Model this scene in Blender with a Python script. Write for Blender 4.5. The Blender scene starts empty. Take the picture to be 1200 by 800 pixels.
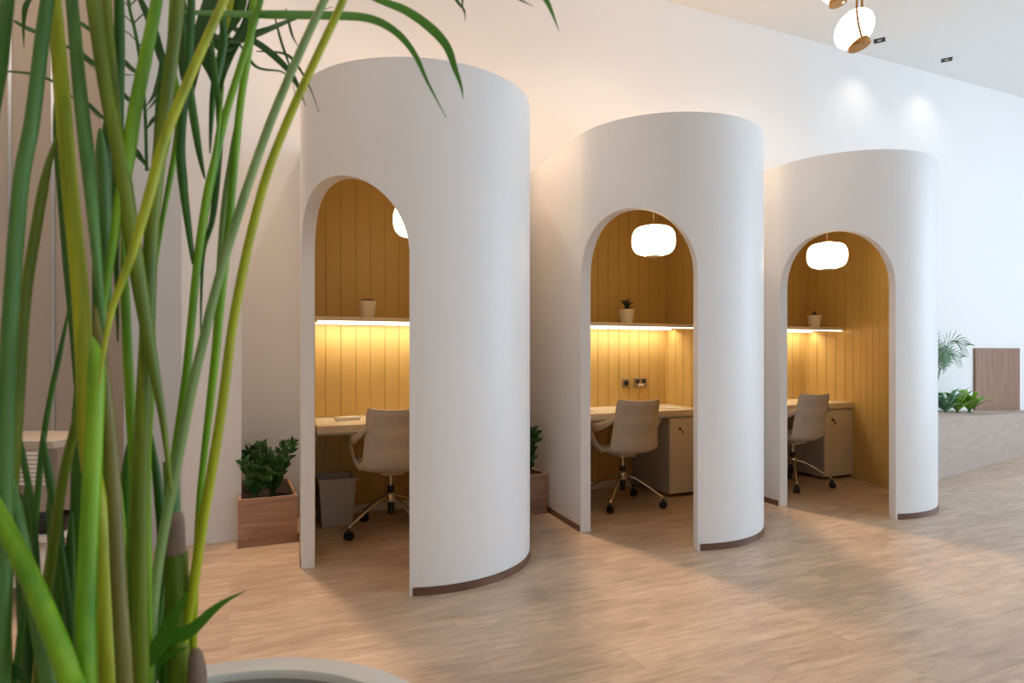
import bpy, math, random
from mathutils import Vector, Matrix
C = bpy.context.scene
PI = math.pi
def srgb(r, g, b):
    f = lambda c: (c/255/12.92) if c/255 <= .04045 else ((c/255+.055)/1.055)**2.4
    return (f(r), f(g), f(b), 1)

# ------------------------------------------------------------------ camera, world, light, exposure
F = 750.0; HOR = 412.3; EYE = 1.245
YAW = math.atan2(750.0, 1700.0); CY, SY = math.cos(YAW), math.sin(YAW)
cd = bpy.data.cameras.new('camera'); cam = bpy.data.objects.new('camera', cd); C.collection.objects.link(cam)
cam.location = (0, 0, EYE); cam.rotation_euler = (PI/2, 0, -YAW)
cd.sensor_width = 36; cd.lens = F*36/1200; cd.shift_y = (HOR-400)/1200; cd.clip_start = .02
cd.dof.use_dof = True; cd.dof.focus_distance = 4.6; cd.dof.aperture_fstop = 5.0
C.camera = cam
def P(px, py, z):                 # a point seen at a pixel, z metres deep
    x = (px-600)/F*z; h = EYE-(py-HOR)/F*z
    return Vector((x*CY+z*SY, -x*SY+z*CY, h))

w = bpy.data.worlds.new('world'); C.world = w; w.use_nodes = True
w.node_tree.nodes['Background'].inputs[0].default_value = (.72, .86, 1, 1)
w.node_tree.nodes['Background'].inputs[1].default_value = 1.0
C.view_settings.view_transform = 'Standard'; C.view_settings.look = 'None'
C.view_settings.exposure = 0.15; C.view_settings.gamma = 1; C.view_settings.use_curve_mapping = False

def area(name, loc, rot, sx, sy, power, col):
    l = bpy.data.lights.new(name, 'AREA'); l.shape = 'RECTANGLE'; l.size = sx; l.size_y = sy
    l.energy = power; l.color = col
    o = bpy.data.objects.new(name, l); C.collection.objects.link(o); o.location = loc; o.rotation_euler = rot
    return o
DAY = (.60, .79, 1.0); WARM = (1.0, .80, .60)
area('daylight_right', (11.9, -.6, 2.2), (0, PI/2, 0), 4.0, 5.4, 320, DAY)
area('daylight_front', (5.2, -3.85, 2.3), (-PI/2, 0, 0), 8.5, 3.6, 70, (.82, .90, 1.0))
# added warm fill at upper left, no lamp seen, lifts left-facing pod walls
area('left_fill', (-1.6, 1.4, 4.6), (0, 0, 0), 1.6, 3.2, 38, (1, .88, .76))
def spot(u, v, power, ang=125, col=WARM, blend=.9, size=.05):
    l = bpy.data.lights.new('downlight_beam', 'SPOT'); l.energy = power; l.color = col
    l.spot_size = math.radians(ang); l.spot_blend = blend; l.shadow_soft_size = size
    o = bpy.data.objects.new('downlight_beam', l); C.collection.objects.link(o); o.location = (u, v, 4.63)
    return o
for u in (.17, 2.02, 3.86):
    o = spot(u, 4.70, 820, 52, (1, .68, .43), .9, .09); o.rotation_euler = (math.radians(-13), math.radians(2), 0)
for u in (1.12, 2.95, 4.78): spot(u, 3.85, 105, 130, (1, .86, .74), 1)
spot(-1.15, 4.45, 110, 120, WARM, 1)  # added spot to brighten the taupe niche, no fitting seen there
for u in (6.46, 7.60): spot(u, 4.75, 26, 105, (1, .88, .76), 1.0)

# ------------------------------------------------------------------ materials
def nt(name):
    m = bpy.data.materials.new(name); m.use_nodes = True
    t = m.node_tree; return m, t, t.nodes['Principled BSDF']
def mat(name, col, rough=.5, metal=0, noise=0, scale=8, bump=0, **kw):
    m, t, b = nt(name)
    b.inputs['Base Color'].default_value = col; b.inputs['Roughness'].default_value = rough; b.inputs['Metallic'].default_value = metal
    for k, v in kw.items(): b.inputs[k.replace('_', ' ')].default_value = v
    tc = t.nodes.new('ShaderNodeTexCoord'); n = t.nodes.new('ShaderNodeTexNoise'); n.inputs['Scale'].default_value = scale
    n.inputs['Detail'].default_value = 4
    t.links.new(tc.outputs['Object'], n.inputs['Vector'])
    if noise:
        mx = t.nodes.new('ShaderNodeMix'); mx.data_type = 'RGBA'
        mx.inputs[6].default_value = tuple(c*(1-noise) for c in col[:3])+(1,)
        mx.inputs[7].default_value = tuple(min(1, c*(1+noise)) for c in col[:3])+(1,)
        t.links.new(n.outputs['Fac'], mx.inputs[0]); t.links.new(mx.outputs[2], b.inputs['Base Color'])
    if bump:
        bp = t.nodes.new('ShaderNodeBump'); bp.inputs['Strength'].default_value = bump; bp.inputs['Distance'].default_value = .01
        t.links.new(n.outputs['Fac'], bp.inputs['Height']); t.links.new(bp.outputs['Normal'], b.inputs['Normal'])
    return m
def emis(name, col, s):
    m, t, b = nt(name)
    b.inputs['Base Color'].default_value = (.9, .88, .82, 1)
    b.inputs['Emission Color'].default_value = col; b.inputs['Emission Strength'].default_value = s
    return m
def wood(name, c1, c2, axis=0, rough=.5, scale=1.0):
    m, t, b = nt(name)
    tc = t.nodes.new('ShaderNodeTexCoord'); mp = t.nodes.new('ShaderNodeMapping')
    s = [14*scale]*3; s[axis] = 1.2*scale; mp.inputs['Scale'].default_value = s
    n = t.nodes.new('ShaderNodeTexNoise'); n.inputs['Scale'].default_value = 2; n.inputs['Detail'].default_value = 8; n.inputs['Distortion'].default_value = .6
    cr = t.nodes.new('ShaderNodeValToRGB'); cr.color_ramp.elements[0].position = .3; cr.color_ramp.elements[1].position = .7
    cr.color_ramp.elements[0].color = c1; cr.color_ramp.elements[1].color = c2
    t.links.new(tc.outputs['Object'], mp.inputs[0]); t.links.new(mp.outputs[0], n.inputs['Vector'])
    t.links.new(n.outputs['Fac'], cr.inputs[0]); t.links.new(cr.outputs[0], b.inputs['Base Color'])
    bp = t.nodes.new('ShaderNodeBump'); bp.inputs['Strength'].default_value = .08
    t.links.new(n.outputs['Fac'], bp.inputs['Height']); t.links.new(bp.outputs[0], b.inputs['Normal'])
    b.inputs['Roughness'].default_value = rough
    return m
def floor_mat():
    m, t, b = nt('oak_plank_floor'); N = t.nodes; L = t.links
    tc = N.new('ShaderNodeTexCoord')
    br = N.new('ShaderNodeTexBrick'); br.inputs['Scale'].default_value = 1; br.offset = .37
    br.inputs['Brick Width'].default_value = 1.5; br.inputs['Row Height'].default_value = .19
    br.inputs['Mortar Size'].default_value = .0012; br.inputs['Mortar Smooth'].default_value = .3
    br.inputs['Color1'].default_value = (0, 0, 0, 1); br.inputs['Color2'].default_value = (1, 1, 1, 1); br.inputs['Mortar'].default_value = (.3, .3, .3, 1)
    L.new(tc.outputs['Object'], br.inputs['Vector'])
    # shift the grain from plank to plank
    cmb = N.new('ShaderNodeVectorMath'); cmb.operation = 'MULTIPLY_ADD'
    cmb.inputs[1].default_value = (7, 3, 5); L.new(br.outputs['Color'], cmb.inputs[0]); L.new(tc.outputs['Object'], cmb.inputs[2])
    mp = N.new('ShaderNodeMapping'); mp.inputs['Scale'].default_value = (2.6, 15, 1); L.new(cmb.outputs[0], mp.inputs[0])
    n = N.new('ShaderNodeTexNoise'); n.inputs['Scale'].default_value = 1.6; n.inputs['Detail'].default_value = 9; n.inputs['Roughness'].default_value = .62; n.inputs['Distortion'].default_value = .8
    L.new(mp.outputs[0], n.inputs['Vector'])
    mp2 = N.new('ShaderNodeMapping'); mp2.inputs['Scale'].default_value = (2.2, 6, 1); L.new(cmb.outputs[0], mp2.inputs[0])
    n2 = N.new('ShaderNodeTexNoise'); n2.inputs['Scale'].default_value = 1.4; n2.inputs['Detail'].default_value = 3; L.new(mp2.outputs[0], n2.inputs['Vector'])
    cr = N.new('ShaderNodeValToRGB'); e = cr.color_ramp.elements
    e[0].position = .28; e[0].color = srgb(180, 154, 132); e[1].position = .72; e[1].color = srgb(218, 194, 168)
    L.new(n.outputs['Fac'], cr.inputs[0])
    cr2 = N.new('ShaderNodeValToRGB'); e = cr2.color_ramp.elements
    e[0].position = .32; e[0].color = (.74, .70, .68, 1); e[1].position = .5; e[1].color = (1, 1, 1, 1)
    L.new(n2.outputs['Fac'], cr2.inputs[0])
    mx = N.new('ShaderNodeMix'); mx.data_type = 'RGBA'; mx.blend_type = 'MULTIPLY'; mx.inputs[0].default_value = .55
    L.new(cr.outputs[0], mx.inputs[6]); L.new(cr2.outputs[0], mx.inputs[7])
    cr3 = N.new('ShaderNodeValToRGB'); e = cr3.color_ramp.elements
    e[0].color = (.90, .89, .88, 1); e[1].color = (1.04, 1.04, 1.04, 1); L.new(br.outputs['Color'], cr3.inputs[0])
    mx2 = N.new('ShaderNodeMix'); mx2.data_type = 'RGBA'; mx2.blend_type = 'MULTIPLY'; mx2.inputs[0].default_value = 1
    L.new(mx.outputs[2], mx2.inputs[6]); L.new(cr3.outputs[0], mx2.inputs[7])
    mx3 = N.new('ShaderNodeMix'); mx3.data_type = 'RGBA'; mx3.blend_type = 'MIX'
    ml = N.new('ShaderNodeMath'); ml.operation = 'MULTIPLY'; ml.inputs[1].default_value = .35; L.new(br.outputs['Fac'], ml.inputs[0]); L.new(ml.outputs[0], mx3.inputs[0])
    L.new(mx2.outputs[2], mx3.inputs[6]); mx3.inputs[7].default_value = srgb(110, 84, 64)
    L.new(mx3.outputs[2], b.inputs['Base Color'])
    b.inputs['Roughness'].default_value = .36
    bp = N.new('ShaderNodeBump'); bp.inputs['Strength'].default_value = .05; L.new(n.outputs['Fac'], bp.inputs['Height']); L.new(bp.outputs[0], b.inputs['Normal'])
    return m
def chair_mat():
    # perforated bands in the back of the chair (object space)
    m, t, b = nt('perforated_chair_plastic'); N = t.nodes; L = t.links
    tc = N.new('ShaderNodeTexCoord'); sp = N.new('ShaderNodeSeparateXYZ'); L.new(tc.outputs['Object'], sp.inputs[0])
    def mth(op, a, bb=None):
        n = N.new('ShaderNodeMath'); n.operation = op
        for i, q in enumerate((a, bb)):
            if q is None: continue
            if isinstance(q, (int, float)): n.inputs[i].default_value = q
            else: L.new(q, n.inputs[i])
        return n.outputs[0]
    k = 2*PI/.021
    sx = mth('SINE', mth('MULTIPLY', sp.outputs['X'], k)); sz = mth('SINE', mth('MULTIPLY', sp.outputs['Z'], k))
    dots = mth('GREATER_THAN', mth('MULTIPLY', sx, sz), .38)
    def band(lo, hi): return mth('MULTIPLY', mth('GREATER_THAN', sp.outputs['Z'], lo), mth('LESS_THAN', sp.outputs['Z'], hi))
    bands = mth('ADD', band(.745, .83), band(.60, .69))
    inx = mth('LESS_THAN', mth('ABSOLUTE', sp.outputs['X']), .155)
    f = mth('MULTIPLY', mth('MULTIPLY', dots, bands), inx)
    mx = N.new('ShaderNodeMix'); mx.data_type = 'RGBA'; L.new(f, mx.inputs[0])
    mx.inputs[6].default_value = srgb(214, 208, 202); mx.inputs[7].default_value = srgb(166, 159, 153)
    L.new(mx.outputs[2], b.inputs['Base Color']); b.inputs['Roughness'].default_value = .45
    return m
M = dict(
    wall=mat('white_wall_paint', srgb(246, 243, 240), .75, noise=.01, bump=.03, scale=40),
    ceiling=mat('ceiling_paint', srgb(243, 242, 240), .85, noise=.01),
    pod=mat('pod_white_plaster', srgb(243, 240, 237), .45, noise=.012, scale=30, bump=.02),
    edge=mat('white_edge_trim', srgb(240, 236, 232), .35),
    grey=mat('cool_grey_panel', srgb(205, 207, 208), .5),
    taupe=mat('taupe_wall_paint', srgb(192, 176, 160), .7, noise=.03),
    floor=floor_mat(),
    board=mat('ochre_board_paint', srgb(208, 174, 104), .5, noise=.04, scale=5),
    groove=mat('ochre_board_paint', srgb(212, 160, 84), .6),
    skirt=wood('walnut_skirting', srgb(98, 66, 48), srgb(128, 92, 70), 0, .4),
    planter=wood('planter_timber', srgb(150, 112, 88), srgb(188, 150, 124), 0, .5),
    bench=wood('bench_timber', srgb(176, 156, 142), srgb(190, 171, 157), 0, .6, .5),
    panel=wood('upright_panel_timber', srgb(138, 100, 74), srgb(164, 124, 96), 2, .5),
    desk=mat('cream_desk_laminate', srgb(232, 220, 198), .4, noise=.01),
    shelf=mat('cream_shelf_laminate', srgb(232, 222, 204), .4),
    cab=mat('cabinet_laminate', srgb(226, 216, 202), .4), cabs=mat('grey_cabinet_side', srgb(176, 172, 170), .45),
    opal=emis('lit_opal_glass', (1, .82, .54, 1), 5), led=emis('led_strip', (1, .86, .64, 1), 4),
    globe=emis('lit_white_globe', (1, .96, .88, 1), 4),
    brass=mat('brushed_brass', srgb(190, 140, 78), .3, 1), chrome=mat('polished_aluminium', srgb(205, 198, 188), .18, 1),
    black=mat('black_plastic', srgb(22, 22, 24), .4), dark=mat('dark_recess', srgb(30, 28, 28), .7),
    steel=mat('steel_plate', srgb(170, 160, 148), .3, .8), chair=chair_mat(), chair_arm=mat('chair_arm_plastic', srgb(208, 202, 196), .42),
    whitepl=mat('white_plastic', srgb(236, 232, 226), .35), bin=mat('frosted_bin_plastic', srgb(226, 222, 216), .3, Transmission_Weight=.35, IOR=1.2),
    pot=mat('cream_glazed_pot', srgb(238, 230, 212), .4), soil=mat('dark_soil', srgb(44, 32, 25), .95, noise=.5, scale=60, bump=.6),
    succ=mat('dark_succulent', srgb(48, 66, 44), .5, noise=.3, scale=40), bud=mat('cactus_skin', srgb(70, 62, 44), .7, noise=.4, scale=80, bump=.5),
    zz=mat('glossy_dark_leaf', srgb(54, 96, 40), .28, noise=.35, scale=14), zzs=mat('leaf_stalk', srgb(70, 98, 48), .4),
    fern=mat('bright_fern_leaf', srgb(128, 176, 52), .4, noise=.3, scale=9), fern2=mat('blue_green_leaf', srgb(112, 156, 120), .4, noise=.25, scale=9),
    palmf=mat('far_palm_leaf', srgb(78, 120, 64), .45, noise=.2, scale=9),
    potrim=mat('glazed_concrete_pot', srgb(216, 212, 205), .45, noise=.05, scale=12),
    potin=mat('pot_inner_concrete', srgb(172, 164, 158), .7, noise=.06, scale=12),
    red=mat('red_print', srgb(196, 60, 36), .5), orange=mat('orange_plastic', srgb(220, 96, 30), .4), frame=mat('window_frame_paint', srgb(70, 72, 74), .4),
    glassrod=mat('satin_metal_strip', srgb(205, 205, 205), .25, .7), paper=mat('white_paper', srgb(240, 236, 226), .7),
    sheath=mat('brown_palm_sheath', srgb(138, 112, 92), .8, noise=.3, scale=30, bump=.4),
)

# ------------------------------------------------------------------ mesh helpers
class G:
    def __init__(s): s.v = []; s.f = []; s.mi = []
    def add(s, vs, fs, mi=0):
        o = len(s.v); s.v += [tuple(v) for v in vs]
        for f in fs: s.f.append(tuple(i+o for i in f)); s.mi.append(mi)
        return s
    def box(s, x0, x1, y0, y1, z0, z1, b=0.0, mi=0):
        if b <= 0:
            vs = [(x, y, z) for z in (z0, z1) for y in (y0, y1) for x in (x0, x1)]
            return s.add(vs, [(0, 2, 3, 1), (4, 5, 7, 6), (0, 1, 5, 4), (2, 6, 7, 3), (0, 4, 6, 2), (1, 3, 7, 5)], mi)
        # chamfered box: three cross rings per axis
        vs = []; idx = {}
        for ix, x in enumerate((x0, x1)):
            for iy, y in enumerate((y0, y1)):
                for iz, z in enumerate((z0, z1)):
                    sx, sy, sz = (1-2*ix), (1-2*iy), (1-2*iz)
                    for k, (a, c, d) in enumerate(((0, b, b), (b, 0, b), (b, b, 0))):
                        idx[(ix, iy, iz, k)] = len(vs); vs.append((x+sx*a, y+sy*c, z+sz*d))
        fs = []
        def q(*k): fs.append(tuple(idx[j] for j in k))
        for i in (0, 1):
            q((i, 0, 0, 0), (i, 1, 0, 0), (i, 1, 1, 0), (i, 0, 1, 0)); q((0, i, 0, 1), (1, i, 0, 1), (1, i, 1, 1), (0, i, 1, 1)); q((0, 0, i, 2), (1, 0, i, 2), (1, 1, i, 2), (0, 1, i, 2))
        for i in (0, 1):
            for j in (0, 1):
                q((i, j, 0, 0), (i, j, 1, 0), (i, j, 1, 1), (i, j, 0, 1)); q((i, 0, j, 0), (i, 1, j, 0), (i, 1, j, 2), (i, 0, j, 2)); q((0, i, j, 1), (1, i, j, 1), (1, i, j, 2), (0, i, j, 2))
                for k in (0, 1): q((i, j, k, 0), (i, j, k, 1), (i, j, k, 2))
        return s.add(vs, fs, mi)
    def sweep(s, path, rx, ry=None, n=10, ref=Vector((0, 0, 1)), mi=0, power=1):
        path = [Vector(p) for p in path]; m = len(path)
        if not hasattr(rx, '__len__'): rx = [rx]*m
        if ry is None: ry = rx
        if not hasattr(ry, '__len__'): ry = [ry]*m
        vs = []; fs = []
        for i, p in enumerate(path):
            t = (path[min(i+1, m-1)]-path[max(i-1, 0)]).normalized()
            sd = t.cross(ref)
            if sd.length < 1e-3: sd = t.cross(Vector((1, 0, 0)))
            if sd.length < 1e-3: sd = t.cross(Vector((0, 1, 0)))
            sd.normalize(); up = sd.cross(t).normalized()
            for k in range(n):
                a = 2*PI*k/n; vs.append(p+sd*math.cos(a)*rx[i]+up*math.sin(a)*ry[i])
        for i in range(m-1):
            for k in range(n):
                fs.append((i*n+k, i*n+(k+1) % n, (i+1)*n+(k+1) % n, (i+1)*n+k))
        fs.append(tuple(range(n-1, -1, -1))); fs.append(tuple((m-1)*n+k for k in range(n)))
        return s.add(vs, fs, mi)
    def lathe(s, prof, n=32, c=(0, 0), mi=0, sx=1, sy=1, caps=True):
        vs = []; fs = []; m = len(prof)
        for r, z in prof:
            for k in range(n):
                a = 2*PI*k/n; vs.append((c[0]+r*math.cos(a)*sx, c[1]+r*math.sin(a)*sy, z))
        for i in range(m-1):
            for k in range(n): fs.append((i*n+k, i*n+(k+1) % n, (i+1)*n+(k+1) % n, (i+1)*n+k))
        if caps and prof[0][0] > 1e-5: fs.append(tuple(range(n-1, -1, -1)))
        if caps and prof[-1][0] > 1e-5: fs.append(tuple((m-1)*n+k for k in range(n)))
        return s.add(vs, fs, mi)
    def build(s, name, m, parent=None, smooth=40):
        me = bpy.data.meshes.new(name); me.from_pydata(s.v, [], s.f)
        for x in (m if isinstance(m, (list, tuple)) else [m]): me.materials.append(x)
        for p, i in zip(me.polygons, s.mi): p.material_index = i
        import bmesh
        bm = bmesh.new(); bm.from_mesh(me); bmesh.ops.remove_doubles(bm, verts=bm.verts, dist=1e-6); bmesh.ops.recalc_face_normals(bm, faces=bm.faces); bm.to_mesh(me); bm.free()
        if smooth:
            for p in me.polygons: p.use_smooth = True
            me.set_sharp_from_angle(angle=math.radians(smooth))
        o = bpy.data.objects.new(name, me); C.collection.objects.link(o)
        if parent: o.parent = parent
        return o
def tag(o, label, cat, group=None, kind=None):
    o['label'] = label; o['category'] = cat
    if group: o['group'] = group
    if kind: o['kind'] = kind
    return o
def thing(name, label, cat, loc=(0, 0, 0), rz=0, group=None):
    o = bpy.data.objects.new(name, None); C.collection.objects.link(o); o.empty_display_size = .1
    o.location = loc; o.rotation_euler = (0, 0, rz)
    return tag(o, label, cat, group)
def struct(o): o['kind'] = 'structure'; return o
def dup(root, loc, label=None, rz=None):
    def cp(o, par):
        c = o.copy(); C.collection.objects.link(c); c.parent = par
        for ch in [x for x in bpy.data.objects if x.parent == o and x != c]: cp(ch, c)
        return c
    r = cp(root, None); r.location = loc
    if rz is not None: r.rotation_euler = (0, 0, rz)
    if label: r['label'] = label
    return r
def smooth_path(pts, n=6):
    pts = [Vector(p) for p in pts]; out = []
    for i in range(len(pts)-1):
        p0 = pts[max(i-1, 0)]; p1 = pts[i]; p2 = pts[i+1]; p3 = pts[min(i+2, len(pts)-1)]
        for k in range(n):
            t = k/n
            out.append(.5*((2*p1)+(p2-p0)*t+(2*p0-5*p1+4*p2-p3)*t*t+(3*p1-p0-3*p2+p3)*t**3))
    out.append(pts[-1]); return out

# ------------------------------------------------------------------ the room
BV = 5.05; CH = 4.63
L_, R_, FR = -4.0, 12.0, -4.0
struct(G().box(L_-.2, R_+.2, FR-.2, 5.7, -.2, 0).build('floor', M['floor'], smooth=0))
struct(G().box(L_-.2, R_+.2, FR-.2, 5.7, CH, CH+.2).build('ceiling', M['ceiling'], smooth=0))
struct(G().box(.072, R_+.2, BV, BV+.2, 0, CH).build('wall_back', M['wall'], smooth=0))
struct(G().box(-.286, .072, 4.614, BV+.2, 0, CH).build('wall_pilaster', M['wall'], smooth=0))
struct(G().box(-.60, -.286, 4.60, BV+.2, 0, CH).build('wall_grey_pier', M['grey'], smooth=0))
struct(G().box(L_, -.60, 5.30, 5.5, 0, CH).build('wall_niche', M['taupe'], smooth=0))
struct(G().box(L_-.2, L_, FR, 5.5, 0, CH).build('wall_left', M['taupe'], smooth=0))
for i, u in enumerate((-1.35, -1.11)):
    struct(G().box(u-.011, u+.011, 5.285, 5.30, 0, CH).build('trim_%d' % (i+1), M['glassrod'], smooth=0))
# window wall to the right: sill, header, piers and frames round the daylight openings
g = G().box(R_, R_+.2, FR, 5.05, 0, .15).box(R_, R_+.2, FR, 5.05, 4.25, CH).box(R_, R_+.2, FR, -3.0, .15, 4.25).box(R_, R_+.2, 4.2, 5.05, .15, 4.25)
struct(g.build('wall_right', M['wall'], smooth=0))
g = G()
for k in range(6): y = -3+7.2*k/5; g.box(R_+.02, R_+.08, y-.03, y+.03, .15, 4.25)
g.box(R_+.02, R_+.08, -3, 4.2, .15, .21).box(R_+.02, R_+.08, -3, 4.2, 4.19, 4.25)
struct(g.build('window_1', M['frame'], smooth=0))
g = G().box(L_, .6, FR-.2, FR, 0, CH).box(9.8, R_, FR-.2, FR, 0, CH).box(.6, 9.8, FR-.2, FR, 0, .4).box(.6, 9.8, FR-.2, FR, 4.2, CH)
struct(g.build('wall_front', M['wall'], smooth=0))
g = G()
for k in range(6): x = .6+9.2*k/5; g.box(x-.03, x+.03, FR-.12, FR-.06, .4, 4.2)
struct(g.build('window_2', M['frame'], smooth=0))

# ------------------------------------------------------------------ the pods
PU = 1.843; UC, VC, RR, TH = 1.065, 3.85, .69, .075; PH = 2.75
def bez(a, b, c, n):
    return [(a*(1-t)**2+b*2*t*(1-t)+c*t*t) for t in [i/n for i in range(n+1)]]
def outer_path():
    V = Vector; p = []
    x0 = UC-RR
    for i in range(14):
        q = 1-i/14; p.append(V((x0+.115*q**1.15, VC+(BV-.003-VC)*q)))
    a0, a1 = PI, 2*PI-math.radians(25.4)
    n = 110
    for i in range(n+1):
        a = a0+(a1-a0)*i/n; p.append(V((UC+RR*math.cos(a), VC+RR*math.sin(a))))
    end = p[-1]; d = V((math.sin(math.radians(25.4)), math.cos(math.radians(25.4))))
    L = (2.085-end.x)/d.x; corner = end+d*L
    for i in range(1, 9): p.append(end+d*(L-.16)*i/8)
    p += bez(corner-d*.16, corner, corner+V((0, .16)), 8)[1:]
    for i in range(1, 8): p.append(V((2.085, corner.y+.16+(BV-corner.y-.16)*i/7)))
    return p
OP = outer_path()
def arcl(p):
    s = [0]
    for a, b in zip(p, p[1:]): s.append(s[-1]+(b-a).length)
    return s
OS = arcl(OP)
def at(s, off=0):          # point on the outer path, moved inwards by off
    s = max(0, min(OS[-1]-1e-6, s))
    import bisect
    i = min(bisect.bisect_right(OS, s)-1, len(OP)-2)
    t = (s-OS[i])/(OS[i+1]-OS[i])
    def nrm(i):
        a = OP[max(i-1, 0)]; b = OP[min(i+1, len(OP)-1)]; d = (b-a).normalized(); return Vector((-d.y, d.x))
    n = (nrm(i)*(1-t)+nrm(i+1)*t).normalized()
    p = OP[i]*(1-t)+OP[i+1]*t
    return p+n*off
S0 = OS[14]                                   # left jamb, where the curve begins
S1 = S0+RR*math.radians(70.9)                # right jamb
AR = (S1-S0)/2; AM = (S0+S1)/2; SPRING = 2.168-AR
def pod_shell():
    g = G()
    def strip(sa, sb, n):
        for i in range(n):
            a = sa+(sb-sa)*i/n; b = sa+(sb-sa)*(i+1)/n
            ring(a, b, 0, 0)
    def ring(a, b, ha, hb):
        oa, ob, ia, ib = at(a), at(b), at(a, TH), at(b, TH)
        v = [(oa.x, oa.y, ha), (ob.x, ob.y, hb), (ob.x, ob.y, PH), (oa.x, oa.y, PH), (ia.x, ia.y, ha), (ib.x, ib.y, hb), (ib.x, ib.y, PH), (ia.x, ia.y, PH)]
        g.add(v, [(0, 1, 2, 3), (5, 4, 7, 6), (3, 2, 6, 7), (0, 4, 5, 1)])
    strip(0, S0, 12)
    n = 56
    for i in range(n):
        t0, t1 = PI*i/n, PI*(i+1)/n
        ring(AM-AR*math.cos(t0), AM-AR*math.cos(t1), SPRING+AR*math.sin(t0), SPRING+AR*math.sin(t1))
    strip(S1, OS[-1], 110)
    for s, sg in ((S0, 1), (S1, -1)):
        o, i_ = at(s), at(s, TH)
        g.add([(o.x, o.y, 0), (i_.x, i_.y, 0), (i_.x, i_.y, SPRING), (o.x, o.y, SPRING)], [(0, 1, 2, 3)])
    return g
def band(g, sa, sb, n, o0, o1, z0, z1):
    prev = None
    for i in range(n+1):
        s = sa+(sb-sa)*i/n; a, b = at(s, o0), at(s, o1)
        cur = [(a.x, a.y, z0), (b.x, b.y, z0), (b.x, b.y, z1), (a.x, a.y, z1)]
        if prev: g.add(prev+cur, [(0, 1, 5, 4), (1, 2, 6, 5), (2, 3, 7, 6), (3, 0, 4, 7)])
        if i in (0, n): g.add(cur, [(0, 1, 2, 3)])
        prev = cur
def boards_along(pts_fn, s0, s1, w=.113, gw=.007, gd=.006, z0=0.0, z1=2.66):
    g = G(); prof = []; s = s0
    while s < s1-1e-4:
        e = min(s+w, s1)
        k = 3
        for i in range(k+1):
            q = s+gw/2+(e-s-gw)*i/k
            if q <= e: prof.append((q, 0))
        prof.append((e-gw/4, gd)); prof.append((e+gw/4, gd)) if e+gw/4 < s1 else None
        s = e
    prev = None
    for (q, dd) in prof:
        a = pts_fn(q, dd); cur = [(a.x, a.y, z0), (a.x, a.y, z1)]
        if prev: g.add(prev+cur, [(0, 2, 3, 1)])
        prev = cur
    return g
def make_pod(label):
    t = thing('work_pod', label, 'booth', (0, 0, 0), 0, 'white curved work pods')
    pod_shell().build('curved_shell', M['pod'], t, 35)
    g = G(); band(g, S1+.016, OS[-1]-.02, 120, -.004, -.0005, 0, .043); band(g, .02, S0-.016, 10, -.004, -.0005, 0, .043)
    g.build('skirting', M['skirt'], t)
    # roof slab, set a little below the rim
    g = G(); rim = [at(OS[-1]*i/90, TH) for i in range(91)]; n = len(rim)
    g.add([(p.x, p.y, 2.66) for p in rim]+[(p.x, p.y, 2.71) for p in rim], [tuple(range(n)), tuple(range(2*n-1, n-1, -1))]+[(i, i+1, n+i+1, n+i) for i in range(n-1)]+[(n-1, 0, n, 2*n-1)])
    g.build('roof', M['board'], t, 0)
    LI = .018
    g = boards_along(lambda s, d: at(s, TH+.004-d), .03, S0-.02, gd=.003); g.build('wall_panelling', M['board'], t, 25)
    g = boards_along(lambda s, d: at(s, TH+LI-d), S1+.05, OS[-1]-.002); g.build('wall_panelling', M['board'], t, 25)
    x0, x1 = UC-RR+TH, 2.085-TH
    x0 += .115
    g = boards_along(lambda s, d: Vector((s, BV-.018+d)), x0-.01, x1-.005); g.build('wall_panelling', M['board'], t, 25)
    g = G().box(x0+.02, x1-.02, BV-.032, BV-.0185, 0, .06, .002); g.build('inner_skirting', M['edge'], t)
    return t
pod = make_pod('nearest and tallest looking white curved booth, leftmost of the three, only half its lamp showing')
def P3(t, k): t.location.x += PU*k
dup(pod, (PU, 0, 0), 'white curved booth in the middle of the three, sockets on its ochre back wall')
dup(pod, (2*PU, 0, 0), 'farthest white curved booth, rightmost of the three, next to the timber bench')
XI0, XI1 = .535, 2.085-TH-.02

# desks
def make_desk(label):
    t = thing('built_in_desk', label, 'desk', (0, 0, 0), 0, 'cream desk tops in the booths')
    G().box(XI0, XI1, 4.45, BV-.02, .695, .745, .003).build('desk_top', M['desk'], t)
    G().box(XI0, XI1, 4.452, 4.47, .683, .695).build('front_rail', M['cabs'], t)
    G().box(XI0, XI0+.02, 4.60, BV-.034, .60, .683).build('bracket', M['cabs'], t)
    return t
d = make_desk('cream desk top across the nearest booth, small white device on it')
dup(d, (PU, 0, 0), 'cream desk top across the middle booth below the two sockets')
dup(d, (2*PU, 0, 0), 'cream desk top in the farthest booth above the keyed cabinet')
# shelves with light strips
def make_shelf(label):
    t = thing('booth_shelf', label, 'shelf', (0, 0, 0), 0, 'cream shelves with light strips')
    G().box(XI0, XI1, 4.56, BV-.02, 1.462, 1.492, .002).build('shelf_board', M['shelf'], t)
    G().box(XI0+.02, XI1-.02, 4.925, 4.94, 1.4535, 1.4615).build('light_strip', M['led'], t)
    G().box(XI0+.02, XI1-.02, 4.565, 4.575, 1.4535, 1.4615).build('light_strip', M['led'], t)
    return t
s = make_shelf('glowing cream shelf in the nearest booth holding a cactus pot')
dup(s, (PU, 0, 0), 'glowing cream shelf in the middle booth holding a leafy succulent')
dup(s, (2*PU, 0, 0), 'glowing cream shelf in the farthest booth, its right end in view')
for k in range(3):
    area('shelf_strip_glow', (k*PU+(XI0+XI1)/2, 4.90, 1.452), (math.radians(14), 0, 0), 1.4, .03, 4.2, (1, .88, .70))

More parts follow.
